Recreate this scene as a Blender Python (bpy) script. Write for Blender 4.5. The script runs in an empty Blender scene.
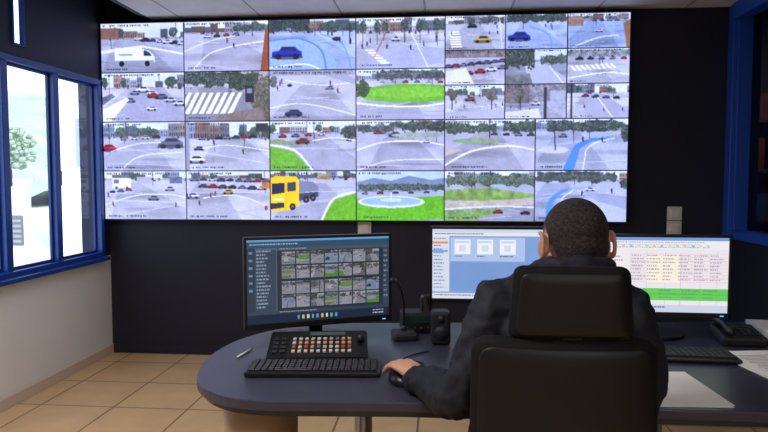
import bpy, bmesh, math
import numpy as np
from mathutils import Vector, Matrix, Euler

scene = bpy.context.scene
try:
    scene.view_settings.view_transform = 'Standard'
except Exception:
    pass

# ------------------------------------------------------------------ materials
def lin(c):
    out = []
    for v in c:
        v = v / 255.0
        out.append(v / 12.92 if v <= 0.04045 else ((v + 0.055) / 1.055) ** 2.4)
    return out

_m = {}
def mat(name, col=(128, 128, 128), rough=0.5, metal=0.0, noise=0.0, nscale=20.0, bump=0.0, emit=0.0, spec=0.5, rgain=0.0):
    if name in _m:
        return _m[name]
    m = bpy.data.materials.new(name); m.use_nodes = True
    nt = m.node_tree; b = nt.nodes['Principled BSDF']
    c = lin(col)
    b.inputs['Base Color'].default_value = (*c, 1)
    b.inputs['Roughness'].default_value = rough
    b.inputs['Metallic'].default_value = metal
    b.inputs['Specular IOR Level'].default_value = spec
    if emit:
        b.inputs['Emission Color'].default_value = (*c, 1)
        b.inputs['Emission Strength'].default_value = emit
    if noise or bump:
        tc = nt.nodes.new('ShaderNodeTexCoord')
        n = nt.nodes.new('ShaderNodeTexNoise'); n.inputs['Scale'].default_value = nscale
        n.inputs['Detail'].default_value = 5
        nt.links.new(tc.outputs['Object'], n.inputs['Vector'])
        if noise:
            mx = nt.nodes.new('ShaderNodeMix'); mx.data_type = 'RGBA'
            mx.inputs[6].default_value = (*[v * (1 - noise) for v in c], 1)
            mx.inputs[7].default_value = (*[min(1, v * (1 + noise)) for v in c], 1)
            nt.links.new(n.outputs['Fac'], mx.inputs[0])
            nt.links.new(mx.outputs[2], b.inputs['Base Color'])
        if bump:
            bp = nt.nodes.new('ShaderNodeBump'); bp.inputs['Strength'].default_value = bump
            bp.inputs['Distance'].default_value = 0.01
            nt.links.new(n.outputs['Fac'], bp.inputs['Height'])
            nt.links.new(bp.outputs['Normal'], b.inputs['Normal'])
    _m[name] = m
    return m

def brick_mat(name, c1, c2, cm, w, h, mortar, rough, offset=0.0, plane='XY'):
    m = bpy.data.materials.new(name); m.use_nodes = True
    nt = m.node_tree; b = nt.nodes['Principled BSDF']
    tc = nt.nodes.new('ShaderNodeTexCoord')
    br = nt.nodes.new('ShaderNodeTexBrick')
    br.offset = offset; br.squash = 1.0
    br.inputs['Color1'].default_value = (*lin(c1), 1)
    br.inputs['Color2'].default_value = (*lin(c2), 1)
    br.inputs['Mortar'].default_value = (*lin(cm), 1)
    br.inputs['Scale'].default_value = 1.0
    br.inputs['Mortar Size'].default_value = mortar
    br.inputs['Brick Width'].default_value = w
    br.inputs['Row Height'].default_value = h
    mp = nt.nodes.new('ShaderNodeMapping')
    mp.inputs['Location'].default_value = (0.12, 0.05, 0)
    nt.links.new(tc.outputs['Object'], mp.inputs['Vector'])
    nt.links.new(mp.outputs['Vector'], br.inputs['Vector'])
    n = nt.nodes.new('ShaderNodeTexNoise'); n.inputs['Scale'].default_value = 6; n.inputs['Detail'].default_value = 6
    nt.links.new(tc.outputs['Object'], n.inputs['Vector'])
    mr = nt.nodes.new('ShaderNodeMapRange'); mr.inputs['To Min'].default_value = .82; mr.inputs['To Max'].default_value = 1.12
    nt.links.new(n.outputs['Fac'], mr.inputs['Value'])
    mx = nt.nodes.new('ShaderNodeMix'); mx.data_type = 'RGBA'; mx.blend_type = 'MULTIPLY'
    mx.inputs[0].default_value = 1
    nt.links.new(br.outputs['Color'], mx.inputs[6])
    nt.links.new(mr.outputs['Result'], mx.inputs[7])
    nt.links.new(mx.outputs[2], b.inputs['Base Color'])
    b.inputs['Roughness'].default_value = rough
    return m

def glass_mat(name, tint=(235, 242, 250), gl=0.06):
    m = bpy.data.materials.new(name); m.use_nodes = True
    nt = m.node_tree
    for n in list(nt.nodes): nt.nodes.remove(n)
    o = nt.nodes.new('ShaderNodeOutputMaterial')
    t = nt.nodes.new('ShaderNodeBsdfTransparent'); t.inputs['Color'].default_value = (*lin(tint), 1)
    g = nt.nodes.new('ShaderNodeBsdfGlossy'); g.inputs['Roughness'].default_value = 0.02
    mx = nt.nodes.new('ShaderNodeMixShader'); mx.inputs[0].default_value = gl
    nt.links.new(t.outputs[0], mx.inputs[1]); nt.links.new(g.outputs[0], mx.inputs[2])
    nt.links.new(mx.outputs[0], o.inputs['Surface'])
    return m

def screen_mat(name, strength=1.0):
    m = bpy.data.materials.new(name); m.use_nodes = True
    nt = m.node_tree; b = nt.nodes['Principled BSDF']
    b.inputs['Base Color'].default_value = (0.006, 0.006, 0.008, 1)
    b.inputs['Roughness'].default_value = 0.35
    a = nt.nodes.new('ShaderNodeAttribute'); a.attribute_name = 'picture'
    nt.links.new(a.outputs['Color'], b.inputs['Emission Color'])
    b.inputs['Emission Strength'].default_value = strength
    return m

def head_mat():
    """skin with close-cropped hair over the skull; hairline follows nape, ears, temples and forehead (object space)"""
    m = bpy.data.materials.new('skin_and_cropped_hair'); m.use_nodes = True
    nt = m.node_tree; b = nt.nodes['Principled BSDF']; N = nt.nodes.new; Lk = nt.links.new
    tc = N('ShaderNodeTexCoord'); sp = N('ShaderNodeSeparateXYZ'); Lk(tc.outputs['Object'], sp.inputs[0])
    mr = N('ShaderNodeMapRange'); mr.inputs['From Min'].default_value = -.1; mr.inputs['From Max'].default_value = .1
    Lk(sp.outputs['Y'], mr.inputs['Value'])
    cr = N('ShaderNodeValToRGB'); cr.color_ramp.interpolation = 'EASE'
    st = [(0.0, -.050), (.28, -.046), (.38, -.012), (.47, .030), (.56, .030), (.60, .004), (.66, .03), (.80, .078), (1.0, .12)]
    els = cr.color_ramp.elements
    while len(els) < len(st): els.new(.5)
    for e, (p, z) in zip(els, st):
        e.position = p; v = (z + .1) / .25; e.color = (v, v, v, 1)
    Lk(mr.outputs['Result'], cr.inputs['Fac'])
    zl = N('ShaderNodeMath'); zl.operation = 'MULTIPLY_ADD'; zl.inputs[1].default_value = .25; zl.inputs[2].default_value = -.1
    Lk(cr.outputs['Color'], zl.inputs[0])
    sb = N('ShaderNodeMath'); sb.operation = 'SUBTRACT'; Lk(sp.outputs['Z'], sb.inputs[0]); Lk(zl.outputs[0], sb.inputs[1])
    n = N('ShaderNodeTexNoise'); n.inputs['Scale'].default_value = 150; n.inputs['Detail'].default_value = 4; n.inputs['Roughness'].default_value = .7; Lk(tc.outputs['Object'], n.inputs['Vector'])
    ad = N('ShaderNodeMath'); ad.operation = 'MULTIPLY_ADD'; ad.inputs[1].default_value = .03; Lk(n.outputs['Fac'], ad.inputs[0])
    Lk(sb.outputs[0], ad.inputs[2])
    m2 = N('ShaderNodeMapRange'); m2.inputs['From Min'].default_value = .008; m2.inputs['From Max'].default_value = .032; Lk(ad.outputs[0], m2.inputs['Value'])
    ab = N('ShaderNodeMath'); ab.operation = 'ABSOLUTE'; Lk(sp.outputs['X'], ab.inputs[0])
    lt = N('ShaderNodeMath'); lt.operation = 'LESS_THAN'; lt.inputs[1].default_value = .0775; Lk(ab.outputs[0], lt.inputs[0])
    gt = N('ShaderNodeMath'); gt.operation = 'GREATER_THAN'; gt.inputs[1].default_value = .034; Lk(sp.outputs['Z'], gt.inputs[0])
    mxm = N('ShaderNodeMath'); mxm.operation = 'MAXIMUM'; Lk(lt.outputs[0], mxm.inputs[0]); Lk(gt.outputs[0], mxm.inputs[1])
    mk = N('ShaderNodeMath'); mk.operation = 'MULTIPLY'; Lk(m2.outputs['Result'], mk.inputs[0]); Lk(mxm.outputs[0], mk.inputs[1])
    cn = N('ShaderNodeMapRange'); cn.inputs['From Min'].default_value = .35; cn.inputs['From Max'].default_value = .68; Lk(n.outputs['Fac'], cn.inputs['Value'])
    hc = N('ShaderNodeMix'); hc.data_type = 'RGBA'; hc.inputs[6].default_value = (*lin((14, 12, 13)), 1); hc.inputs[7].default_value = (*lin((78, 68, 66)), 1)
    Lk(cn.outputs['Result'], hc.inputs[0])
    mx = N('ShaderNodeMix'); mx.data_type = 'RGBA'; mx.inputs[6].default_value = (*lin((204, 150, 124)), 1); Lk(hc.outputs[2], mx.inputs[7])
    Lk(mk.outputs[0], mx.inputs[0]); Lk(mx.outputs[2], b.inputs['Base Color'])
    bp = N('ShaderNodeBump'); bp.inputs['Distance'].default_value = .01
    bs = N('ShaderNodeMath'); bs.operation = 'MULTIPLY'; bs.inputs[1].default_value = 1.0; Lk(mk.outputs[0], bs.inputs[0]); Lk(bs.outputs[0], bp.inputs['Strength'])
    Lk(n.outputs['Fac'], bp.inputs['Height']); Lk(bp.outputs['Normal'], b.inputs['Normal'])
    b.inputs['Roughness'].default_value = .6; b.inputs['Specular IOR Level'].default_value = .3
    return m

# ------------------------------------------------------------------ builder
class B:
    def __init__(s, name):
        s.name = name; s.bm = bmesh.new(); s.mats = []
    def mi(s, m):
        if m not in s.mats: s.mats.append(m)
        return s.mats.index(m)
    def merge(s, t, m, M=None, smooth=False):
        if M is not None: bmesh.ops.transform(t, matrix=M, verts=t.verts)
        i = s.mi(m)
        for f in t.faces:
            f.material_index = i; f.smooth = smooth
        me = bpy.data.meshes.new('tmp'); t.to_mesh(me); t.free()
        s.bm.from_mesh(me); bpy.data.meshes.remove(me)
    def box(s, c, size, m, bev=0.0, rot=(0, 0, 0), seg=2):
        t = bmesh.new(); bmesh.ops.create_cube(t, size=1)
        bmesh.ops.transform(t, matrix=Matrix.Diagonal((*size, 1)), verts=t.verts)
        if bev > 0:
            bmesh.ops.bevel(t, geom=t.edges[:], offset=min(bev, min(size) * 0.48), segments=seg, affect='EDGES', profile=0.5)
        s.merge(t, m, Matrix.Translation(c) @ Euler(rot).to_matrix().to_4x4(), False)
    def lim(s, x0, x1, y0, y1, z0, z1, m, bev=0.0):
        s.box(((x0 + x1) / 2, (y0 + y1) / 2, (z0 + z1) / 2), (x1 - x0, y1 - y0, z1 - z0), m, bev)
    def cyl(s, p1, p2, r1, r2, m, seg=20, smooth=True):
        p1 = Vector(p1); p2 = Vector(p2); d = p2 - p1
        t = bmesh.new()
        bmesh.ops.create_cone(t, cap_ends=True, segments=seg, radius1=r1, radius2=r2, depth=d.length)
        q = Vector((0, 0, 1)).rotation_difference(d.normalized())
        s.merge(t, m, Matrix.Translation((p1 + p2) / 2) @ q.to_matrix().to_4x4(), smooth)
    def ell(s, c, r, m, rot=(0, 0, 0), seg=24):
        t = bmesh.new(); bmesh.ops.create_uvsphere(t, u_segments=seg, v_segments=seg // 2 + 2, radius=1)
        s.merge(t, m, Matrix.Translation(c) @ Euler(rot).to_matrix().to_4x4() @ Matrix.Diagonal((*r, 1)), True)
    def prism(s, pts, z0, z1, m, bev=0.0, M=None):
        t = bmesh.new()
        vs = [t.verts.new((p[0], p[1], z0)) for p in pts]
        f = t.faces.new(vs)
        r = bmesh.ops.extrude_face_region(t, geom=[f])
        for v in r['geom']:
            if isinstance(v, bmesh.types.BMVert): v.co.z = z1
        bmesh.ops.recalc_face_normals(t, faces=t.faces[:])
        if bev > 0:
            es = [e for e in t.edges if abs(e.verts[0].co.z - e.verts[1].co.z) < 1e-6]
            bmesh.ops.bevel(t, geom=es, offset=bev, segments=2, affect='EDGES', profile=0.5)
        s.merge(t, m, M, False)
    def loft(s, rings, m, smooth=True):
        t = bmesh.new(); vv = []
        for r in rings: vv.append([t.verts.new(p) for p in r])
        n = len(rings[0])
        for a, b in zip(vv[:-1], vv[1:]):
            for i in range(n):
                t.faces.new((a[i], a[(i + 1) % n], b[(i + 1) % n], b[i]))
        t.faces.new(list(reversed(vv[0]))); t.faces.new(vv[-1])
        bmesh.ops.recalc_face_normals(t, faces=t.faces[:])
        s.merge(t, m, None, smooth)
    def tube(s, pts, rad, m, n=16, flat=1.0, closed=False, sub=3):
        pts = [Vector(p) for p in pts]
        if not isinstance(rad, (list, tuple)): rad = [rad] * len(pts)
        P, R = [], []
        N = len(pts)
        rng = N if closed else N - 1
        for i in range(rng):
            def g(k): return pts[k % N] if closed else pts[max(0, min(N - 1, k))]
            p0, p1, p2, p3 = g(i - 1), g(i), g(i + 1), g(i + 2)
            for j in range(sub):
                u = j / sub
                P.append(0.5 * ((2 * p1) + (p2 - p0) * u + (2 * p0 - 5 * p1 + 4 * p2 - p3) * u * u + (3 * p1 - p0 - 3 * p2 + p3) * u ** 3))
                R.append(rad[i] * (1 - u) + rad[(i + 1) % N] * u)
        if not closed: P.append(pts[-1]); R.append(rad[-1])
        rings = []; up = None; L = len(P)
        for i in range(L):
            if closed: d = P[(i + 1) % L] - P[i - 1]
            else: d = P[min(i + 1, L - 1)] - P[max(i - 1, 0)]
            d.normalize()
            if up is None:
                up = Vector((0, 0, 1)) if abs(d.z) < 0.9 else Vector((0, 1, 0))
            sd = d.cross(up).normalized(); up = sd.cross(d).normalized()
            rings.append([P[i] + (sd * math.cos(a) + up * flat * math.sin(a)) * R[i] for a in [2 * math.pi * k / n for k in range(n)]])
        if closed:
            t = bmesh.new(); vv = [[t.verts.new(p) for p in r] for r in rings]
            for q in range(L):
                a, b = vv[q], vv[(q + 1) % L]
                for i in range(n): t.faces.new((a[i], a[(i + 1) % n], b[(i + 1) % n], b[i]))
            bmesh.ops.recalc_face_normals(t, faces=t.faces[:])
            s.merge(t, m, None, True)
        else:
            s.loft(rings, m)
            s.ell(P[-1], (R[-1],) * 3, m, seg=14); s.ell(P[0], (R[0],) * 3, m, seg=14)
    def done(s, loc=(0, 0, 0), rotz=0.0, parent=None, rot=None):
        me = bpy.data.meshes.new(s.name); s.bm.to_mesh(me); s.bm.free()
        for m in s.mats: me.materials.append(m)
        o = bpy.data.objects.new(s.name, me); scene.collection.objects.link(o)
        o.location = loc; o.rotation_euler = rot if rot else (0, 0, rotz)
        if parent: o.parent = parent
        return o

def empty(name, loc=(0, 0, 0), rotz=0.0):
    e = bpy.data.objects.new(name, None); scene.collection.objects.link(e)
    e.location = loc; e.rotation_euler = (0, 0, rotz); e.empty_display_size = 0.1
    return e

# ------------------------------------------------------------------ picture painting for displays
def noise2(h, w, cell, rs):
    out = np.zeros((h, w)); amp = 1.0; tot = 0
    for o in range(3):
        c = max(1.0, cell / (2 ** o)); gh = int(h / c) + 3; gw = int(w / c) + 3
        g = rs.rand(gh, gw)
        y = np.arange(h) / c; x = np.arange(w) / c
        yi = y.astype(int); xi = x.astype(int); fy = (y - yi)[:, None]; fx = (x - xi)[None, :]
        a = g[yi][:, xi]; b = g[yi][:, xi + 1]; c2 = g[yi + 1][:, xi]; d = g[yi + 1][:, xi + 1]
        out += amp * (a * (1 - fy) * (1 - fx) + b * (1 - fy) * fx + c2 * fy * (1 - fx) + d * fy * fx)
        tot += amp; amp *= 0.6
    return out / tot

class T:
    def __init__(s, arr, seed):
        s.a = arr; s.h, s.w = arr.shape[:2]; s.rs = np.random.RandomState(seed)
        s.U, s.V = np.meshgrid((np.arange(s.w) + .5) / s.w, (np.arange(s.h) + .5) / s.h)
    def C(s, c): return np.array(c, float) / 255.0
    def base(s, top, bot, nz=0.05):
        k = s.V[..., None]
        s.a[:] = s.C(top) * (1 - k) + s.C(bot) * k
        s.a[:] *= (1 + nz * (noise2(s.h, s.w, 14, s.rs)[..., None] - .5) * 2 + nz * (s.rs.rand(s.h, s.w, 1) - .5))
        # asphalt carriageway sweeping through the view, lighter pavement either side
        if s.h > 50:
            x0 = s.rs.uniform(-.1, .4); x1 = x0 + s.rs.uniform(.35, .7); xa = s.rs.uniform(.1, .5)
            m = s.mask([(xa, .25), (xa + .25, .25), (x1 + .3, 1.01), (x0 - .2, 1.01)])
            s.a[m] *= .91
        for i in range(4):
            cx, cy = s.rs.uniform(0, 1), s.rs.uniform(.35, 1); rx, ry = s.rs.uniform(.15, .4), s.rs.uniform(.03, .12)
            d = ((s.U - cx) / rx) ** 2 + ((s.V - cy) / ry) ** 2
            s.a[:] *= (1 - .1 * np.clip(1.2 - d, 0, 1))[..., None]
        for i in range(6):
            y0 = s.rs.uniform(.35, 1); y1 = y0 + s.rs.uniform(-.3, .3)
            s.line(s.rs.uniform(-.1, .3), y0, s.rs.uniform(.6, 1.1), y1, .003, tuple(c * (.84 if i % 2 else 1.07) for c in bot))
    def mask(s, pts):
        m = np.zeros((s.h, s.w), bool); n = len(pts)
        for i in range(n):
            x1, y1 = pts[i]; x2, y2 = pts[(i + 1) % n]
            if y1 == y2: continue
            c = ((y1 > s.V) != (y2 > s.V)) & (s.U < (x2 - x1) * (s.V - y1) / (y2 - y1) + x1)
            m ^= c
        return m
    def fill(s, m, col, nz=0.0, cell=4):
        c = s.C(col)
        if nz:
            n = noise2(s.h, s.w, cell, s.rs)[..., None]
            s.a[m] = (c * (1 + nz * (n - .5) * 2.4))[m]
        else: s.a[m] = c
    def p(s, pts, col, nz=0.0, cell=4): s.fill(s.mask(pts), col, nz, cell)
    def r(s, x0, y0, x1, y1, col, nz=0.0, cell=4): s.fill((s.U >= x0) & (s.U < x1) & (s.V >= y0) & (s.V < y1), col, nz, cell)
    def e(s, cx, cy, rx, ry, col, nz=0.0, ring=None):
        d = ((s.U - cx) / rx) ** 2 + ((s.V - cy) / ry) ** 2
        m = d < 1
        if ring: m &= d > (1 - ring) ** 2
        s.fill(m, col, nz)
    def line(s, x0, y0, x1, y1, t, col):
        dx, dy = x1 - x0, (y1 - y0) / 1.78; L = math.hypot(dx, dy) + 1e-9
        px, py = s.U - x0, (s.V - y0) / 1.78
        k = np.clip((px * dx + py * dy) / (L * L), 0, 1)
        d = np.hypot(px - k * dx, py - k * dy)
        s.fill(d < t, col)
    def curve(s, pts, t, col, t2=None):
        Q = []
        N = len(pts)
        for i in range(N - 1):
            p0, p1, p2, p3 = pts[max(0, i - 1)], pts[i], pts[i + 1], pts[min(N - 1, i + 2)]
            for j in range(4):
                u = j / 4
                Q.append(tuple(0.5 * ((2 * p1[k]) + (p2[k] - p0[k]) * u + (2 * p0[k] - 5 * p1[k] + 4 * p2[k] - p3[k]) * u * u + (3 * p1[k] - p0[k] - 3 * p2[k] + p3[k]) * u ** 3) for k in (0, 1)))
        Q.append(pts[-1]); n = len(Q) - 1
        for i in range(n):
            tt = t if t2 is None else t + (t2 - t) * i / max(1, n - 1)
            s.line(*Q[i], *Q[i + 1], tt, col)
    def trees(s, x0, x1, v0, v1, col=(70, 92, 78), dens=1.0):
        n = noise2(s.h, s.w, 8, s.rs); n2 = noise2(s.h, s.w, 2.6, s.rs)
        mid = (v0 + v1) / 2; hh = (v1 - v0) / 2; mx = (x0 + x1) / 2; hx = (x1 - x0) / 2
        if x1 - x0 < .4:
            d = np.sqrt(((s.U - mx) / hx) ** 2 + ((s.V - mid) / hh) ** 2)
            m = d < (.35 + .9 * n * dens)
        else:
            ex = np.clip((s.U - x0) / 0.06, 0, 1) * np.clip((x1 - s.U) / 0.06, 0, 1)
            m = (np.abs(s.V - mid) / hh < (0.1 + 1.2 * n * dens)) & (ex > n * .8)
        m &= s.rs.rand(s.h, s.w) > .06
        c = s.C(col) * .8 + s.C((112, 116, 134)) * .2
        s.a[m] = (c * (0.5 + 1.1 * n2[..., None]) * (1.1 - .2 * ((s.V - v0) / (v1 - v0))[..., None]))[m]
    def sky(s, vh, seed=0, tree=True, bcol=(206, 208, 220)):
        s.r(0, 0, 1, vh, (226, 232, 248), 0.05, 20)
        x = -0.05
        while x < 1.0:
            w = s.rs.uniform(.06, .2); hgt = s.rs.uniform(.3, .95) * vh
            g = s.rs.uniform(.6, 1.0); tint = s.rs.choice([0, 1, 2])
            col = [bcol, (186, 164, 156), (170, 180, 205)][tint]
            col = tuple(c * g for c in col)
            if s.rs.rand() < .85:
                s.r(x, vh - hgt, x + w, vh, col, .1)
                k = x + .012
                while k < x + w - .012:
                    s.r(k, vh - hgt * .75, k + .011, vh - hgt * .5, (90, 95, 120)); s.r(k, vh - hgt * .3, k + .014, vh - .01, (80, 80, 100), .4); k += .027
            x += w
        if tree:
            for i in range(3):
                c = s.rs.uniform(0, 1); ww = s.rs.uniform(.04, .09)
                s.trees(c - ww, c + ww, vh * .25, vh * 1.05, (84, 102, 92))
        for i in range(14):
            x = s.rs.uniform(0, 1); c = s.rs.uniform(60, 230)
            s.r(x, vh - .01, x + s.rs.uniform(.01, .045), vh + s.rs.uniform(.015, .05), (c, c * s.rs.uniform(.85, 1), c * s.rs.uniform(.9, 1.08)))
        s.a[(s.V > vh) & (s.V < vh + .03)] *= .9
        for i in range(2):
            x = s.rs.uniform(.05, .95); s.line(x, vh * .1, x + .004, vh + s.rs.uniform(.05, .3), .0035, (96, 98, 116))
    def car(s, u, v, w, col, face=1):
        h = w * 0.75
        c = np.array(col)
        s.e(u, v + h * .42, w * .55, h * .16, (110, 112, 132))
        s.p([(u - w / 2, v + h * .35), (u - w / 2, v - h * .02), (u - w * .28, v - h * .12), (u - w * .16, v - h * .42), (u + w * .26, v - h * .42), (u + w * .42, v - h * .1), (u + w / 2, v), (u + w / 2, v + h * .35)], col)
        s.p([(u - w * .23, v - h * .1), (u - w * .14, v - h * .36), (u + w * .22, v - h * .36), (u + w * .34, v - h * .1)], (62, 70, 92))
        s.r(u - w / 2, v + h * .2, u + w / 2, v + h * .36, tuple(c * .7))
        for k in (-.3, .3):
            s.e(u + w * k, v + h * .36, w * .1, w * .1 * 1.78 * .9, (40, 42, 52))
    def cars(s, x0, y0, x1, y1, n, w):
        for i in range(n):
            k = i / max(1, n - 1)
            col = [(235, 238, 248), (90, 95, 115), (180, 70, 72), (150, 160, 185), (240, 242, 250), (60, 64, 84), (120, 130, 160)][s.rs.randint(7)]
            s.car(x0 + (x1 - x0) * k, y0 + (y1 - y0) * k, w * s.rs.uniform(.85, 1.15), col)
    def zebra(s, x0, y0, x1, y1, n, wx, hy, col=(250, 251, 255)):
        for i in range(n):
            k = i / n; x = x0 + (x1 - x0) * k; y = y0 + (y1 - y0) * k
            s.p([(x, y), (x + wx, y), (x + wx + hy * .5, y + hy), (x + hy * .5 - .0, y + hy)], col)
    def folk(s, n, v0, v1, x0=0, x1=1):
        for i in range(n):
            x = s.rs.uniform(x0, x1); y = s.rs.uniform(v0, v1); h = .08
            col = [(70, 72, 95), (140, 76, 84), (90, 110, 150), (60, 60, 70)][s.rs.randint(4)]
            s.r(x - .006, y - h * .7, x + .006, y, (55, 58, 80)); s.r(x - .009, y - h, x + .009, y - h * .45, col); s.e(x, y - h * 1.15, .007, .014, (150, 120, 110))
            s.e(x + .02, y, .02, .008, (150, 152, 175))
    def cap(s):
        for (y, x0, x1) in ((.055, .03, s.rs.uniform(.45, .9)), (.93, .05, s.rs.uniform(.3, .5))):
            x = x0
            while x < x1:
                w = s.rs.uniform(.006, .014)
                if s.rs.rand() > .18: s.r(x, y - .018, x + w, y + .022 * s.rs.uniform(.4, 1), (52, 56, 84))
                x += w + .006
        s.a[:1] = .13; s.a[-1:] = .13; s.a[:, :1] = .13; s.a[:, -1:] = .13

PAV = (212, 214, 232)
def soft(a):
    b = a.copy()
    b[1:-1, 1:-1] = (a[1:-1, 1:-1] * 2 + a[:-2, 1:-1] + a[2:, 1:-1] + a[1:-1, :-2] + a[1:-1, 2:]) / 6
    a[:] = b
def grid(panel, n, fns, seed0):
    H, W = panel.shape[:2]
    for i, fn in enumerate(fns):
        r, c = divmod(i, n)
        a = panel[r * H // n:(r + 1) * H // n, c * W // n:(c + 1) * W // n]
        t = T(a, seed0 + i); fn(t)
        soft(a)                                            # camera softness
        nz = noise2(t.h, t.w, 20, t.rs)[..., None]
        a[:] *= (1 + .10 * (nz - .5) + .06 * (t.rs.rand(t.h, t.w, 1) - .5))
        a[:] = np.clip(a, 0, 1.1) ** 1.38 * 1.04
        g = a.mean(-1, keepdims=True)
        a[:] = (g + (a - g) * 1.18)
        a[:] = (a * .95 + .04) * np.array([.965, .985, 1.085])
        t.cap()

def A1(t):
    t.base(PAV, (178, 182, 204)); t.sky(.3)
    t.r(0, .1, .22, .32, (150, 120, 112), .1); t.cars(.45, .32, .98, .42, 7, .1)
    t.p([(0, .55), (.5, .45), (1, .62), (1, .66), (.5, .5), (0, .62)], (232, 234, 246))
    t.r(.17, .5, .5, .76, (240, 243, 252)); t.p([(.5, .52), (.6, .58), (.65, .68), (.65, .8), (.5, .8)], (236, 240, 250))
    t.p([(.52, .55), (.58, .59), (.62, .67), (.52, .67)], (70, 80, 108)); t.r(.17, .76, .64, .82, (170, 174, 196)); t.r(.22, .62, .38, .66, (150, 180, 205))
    for x in (.25, .56): t.e(x, .82, .03, .055, (46, 48, 62))
def A2(t):
    t.base((200, 202, 222), (205, 206, 226)); t.sky(.22)
    t.p([(.3, .3), (.62, .22), (.9, .35), (.55, .6)], (186, 187, 206)); t.cars(.28, .3, .62, .26, 4, .08)
    t.curve([(.12, .95), (.3, .65), (.6, .5), (.95, .42)], .006, (245, 246, 252)); t.curve([(0, .6), (.3, .4), (.6, .3)], .005, (240, 242, 250))
    t.folk(2, .35, .55, .2, .6); t.p([(.9, 1), (.96, .2), (1, .2), (1, 1)], (160, 104, 78), .1); t.trees(.75, .95, .0, .26, (90, 100, 96))
def A3(t):
    t.base((206, 208, 226), (216, 218, 232)); t.sky(.3)
    t.p([(.35, .3), (.75, .3), (1, .8), (1, 1), (.15, 1)], (182, 183, 206), .05)
    t.cars(.5, .34, .94, .62, 5, .15); t.cars(.4, .4, .34, .55, 2, .12); t.car(.62, .46, .14, (176, 64, 62)); t.car(.6, .72, .13, (236, 238, 248))
    t.p([(0, .75), (.3, .5), (.33, .55), (.1, 1), (0, 1)], (238, 240, 250)); t.p([(0, .5), (.12, .42), (.16, .48), (0, .66)], (130, 132, 152), .2)
def A4(t):
    t.base((190, 190, 204), (176, 174, 188)); t.r(0, 0, .6, .3, (206, 210, 226)); t.trees(-.1, .7, -.1, .34, (84, 96, 88), 1.0); t.trees(.5, .9, -.1, .5, (74, 86, 72)); t.trees(.74, 1.1, .0, 1.2, (116, 110, 96), 1.0)
    t.p([(0, .45), (.7, .4), (.9, 1), (0, 1)], (158, 158, 174), .06)
    for i in range(8):
        x = -.05 + i * .085
        t.p([(x + .1, .42), (x + .143, .42), (x + .02, .84), (x - .04, .84)], (246, 248, 255))
    t.r(.72, .3, .82, .62, (64, 66, 76)); t.r(.74, .34, .8, .44, (150, 160, 180)); t.p([(.4, .88), (.9, .72), (.95, 1), (.35, 1)], (150, 140, 140), .1)
def B1(t):
    t.base((200, 214, 246), (192, 206, 240)); t.sky(.24); t.trees(-.1, .5, -.1, .28, (70, 84, 82)); t.trees(.55, .9, .02, .3, (80, 94, 90))
    t.p([(0, .45), (.3, .36), (.7, .5), (.8, 1), (0, 1)], (176, 196, 238), .05); t.curve([(0, .42), (.35, .38), (.6, .6), (.66, 1)], .007, (120, 156, 226), .01); t.curve([(.6, .3), (.85, .5), (.95, 1)], .006, (140, 170, 226))
    t.car(.21, .64, .34, (56, 78, 184)); t.folk(4, .3, .5, .5, .95); t.curve([(0, .95), (.4, .88), (.6, 1)], .008, (240, 242, 252))
    t.e(.78, .4, .05, .04, (60, 64, 80)); t.line(.93, .1, .93, .5, .006, (70, 74, 92))
def B2(t):
    t.base((220, 222, 236), (202, 206, 226)); t.sky(.28)
    for i, x in enumerate((.08, .24, .55, .72, .9)): t.trees(x - .05, x + .05, .02, .32, (82, 96, 90)); t.line(x, .3, x, .5, .004, (100, 96, 96))
    t.p([(.3, .5), (1, .62), (1, .9), (.5, 1), (.1, 1)], (190, 194, 218), .04); t.zebra(.1, .62, .3, .92, 6, .1, .03); t.folk(9, .4, .7)
    t.line(.62, .3, .82, 1, .006, (240, 240, 250)); t.line(.34, .3, .2, .8, .004, (172, 100, 98)); t.car(.45, .42, .1, (240, 242, 250))
def B3(t):
    t.base((200, 203, 220), (208, 210, 228)); t.r(0, 0, 1, .1, (170, 172, 188), .2)
    t.curve([(0, .75), (.3, .66), (.6, .72), (1, .9)], .006, (240, 242, 250)); t.curve([(.2, .2), (.6, .3), (1, .25)], .005, (236, 238, 248))
    t.e(.24, .3, .03, .03, (60, 64, 84)); t.car(.28, .84, .2, (64, 76, 116)); t.folk(3, .2, .5, .05, .3)
    t.trees(.0, .1, .1, .36, (102, 112, 106)); t.p([(.62, .1), (.9, .1), (1, .2), (1, .3)], (180, 182, 202)); t.car(.7, .35, .1, (150, 156, 184)); t.folk(2, .3, .5, .6, .95)
def B4(t):
    t.base((206, 208, 226), (200, 202, 222)); t.sky(.2); t.trees(.2, 1.0, .0, .22, (98, 108, 108)); t.e(.62, .48, .62, .18, (130, 188, 84), .1, ); t.e(.62, .46, .5, .11, (148, 200, 100), .1)
    t.trees(-.02, .18, .2, .6, (66, 88, 60)); t.curve([(0, .66), (.3, .72), (.7, .74), (1, .68)], .01, (240, 242, 250)); t.cars(.3, .24, .95, .26, 6, .06); t.p([(0, .9), (.5, .86), (1, .92), (1, .95), (0, .95)], (186, 188, 210))
def D1(t):
    t.base((196, 198, 218), (204, 206, 226)); t.sky(.3); t.trees(.4, .7, .1, .3, (84, 94, 90)); t.car(.06, .52, .2, (200, 66, 84)); t.car(.82, .42, .3, (122, 128, 150)); t.cars(.25, .34, .65, .3, 4, .09)
    t.curve([(.1, .6), (.4, .45), (.7, .42)], .006, (240, 242, 250)); t.curve([(.2, 1), (.45, .7), (.95, .62)], .006, (234, 236, 246)); t.line(.3, .32, .28, .0, .006, (70, 74, 92))
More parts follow.
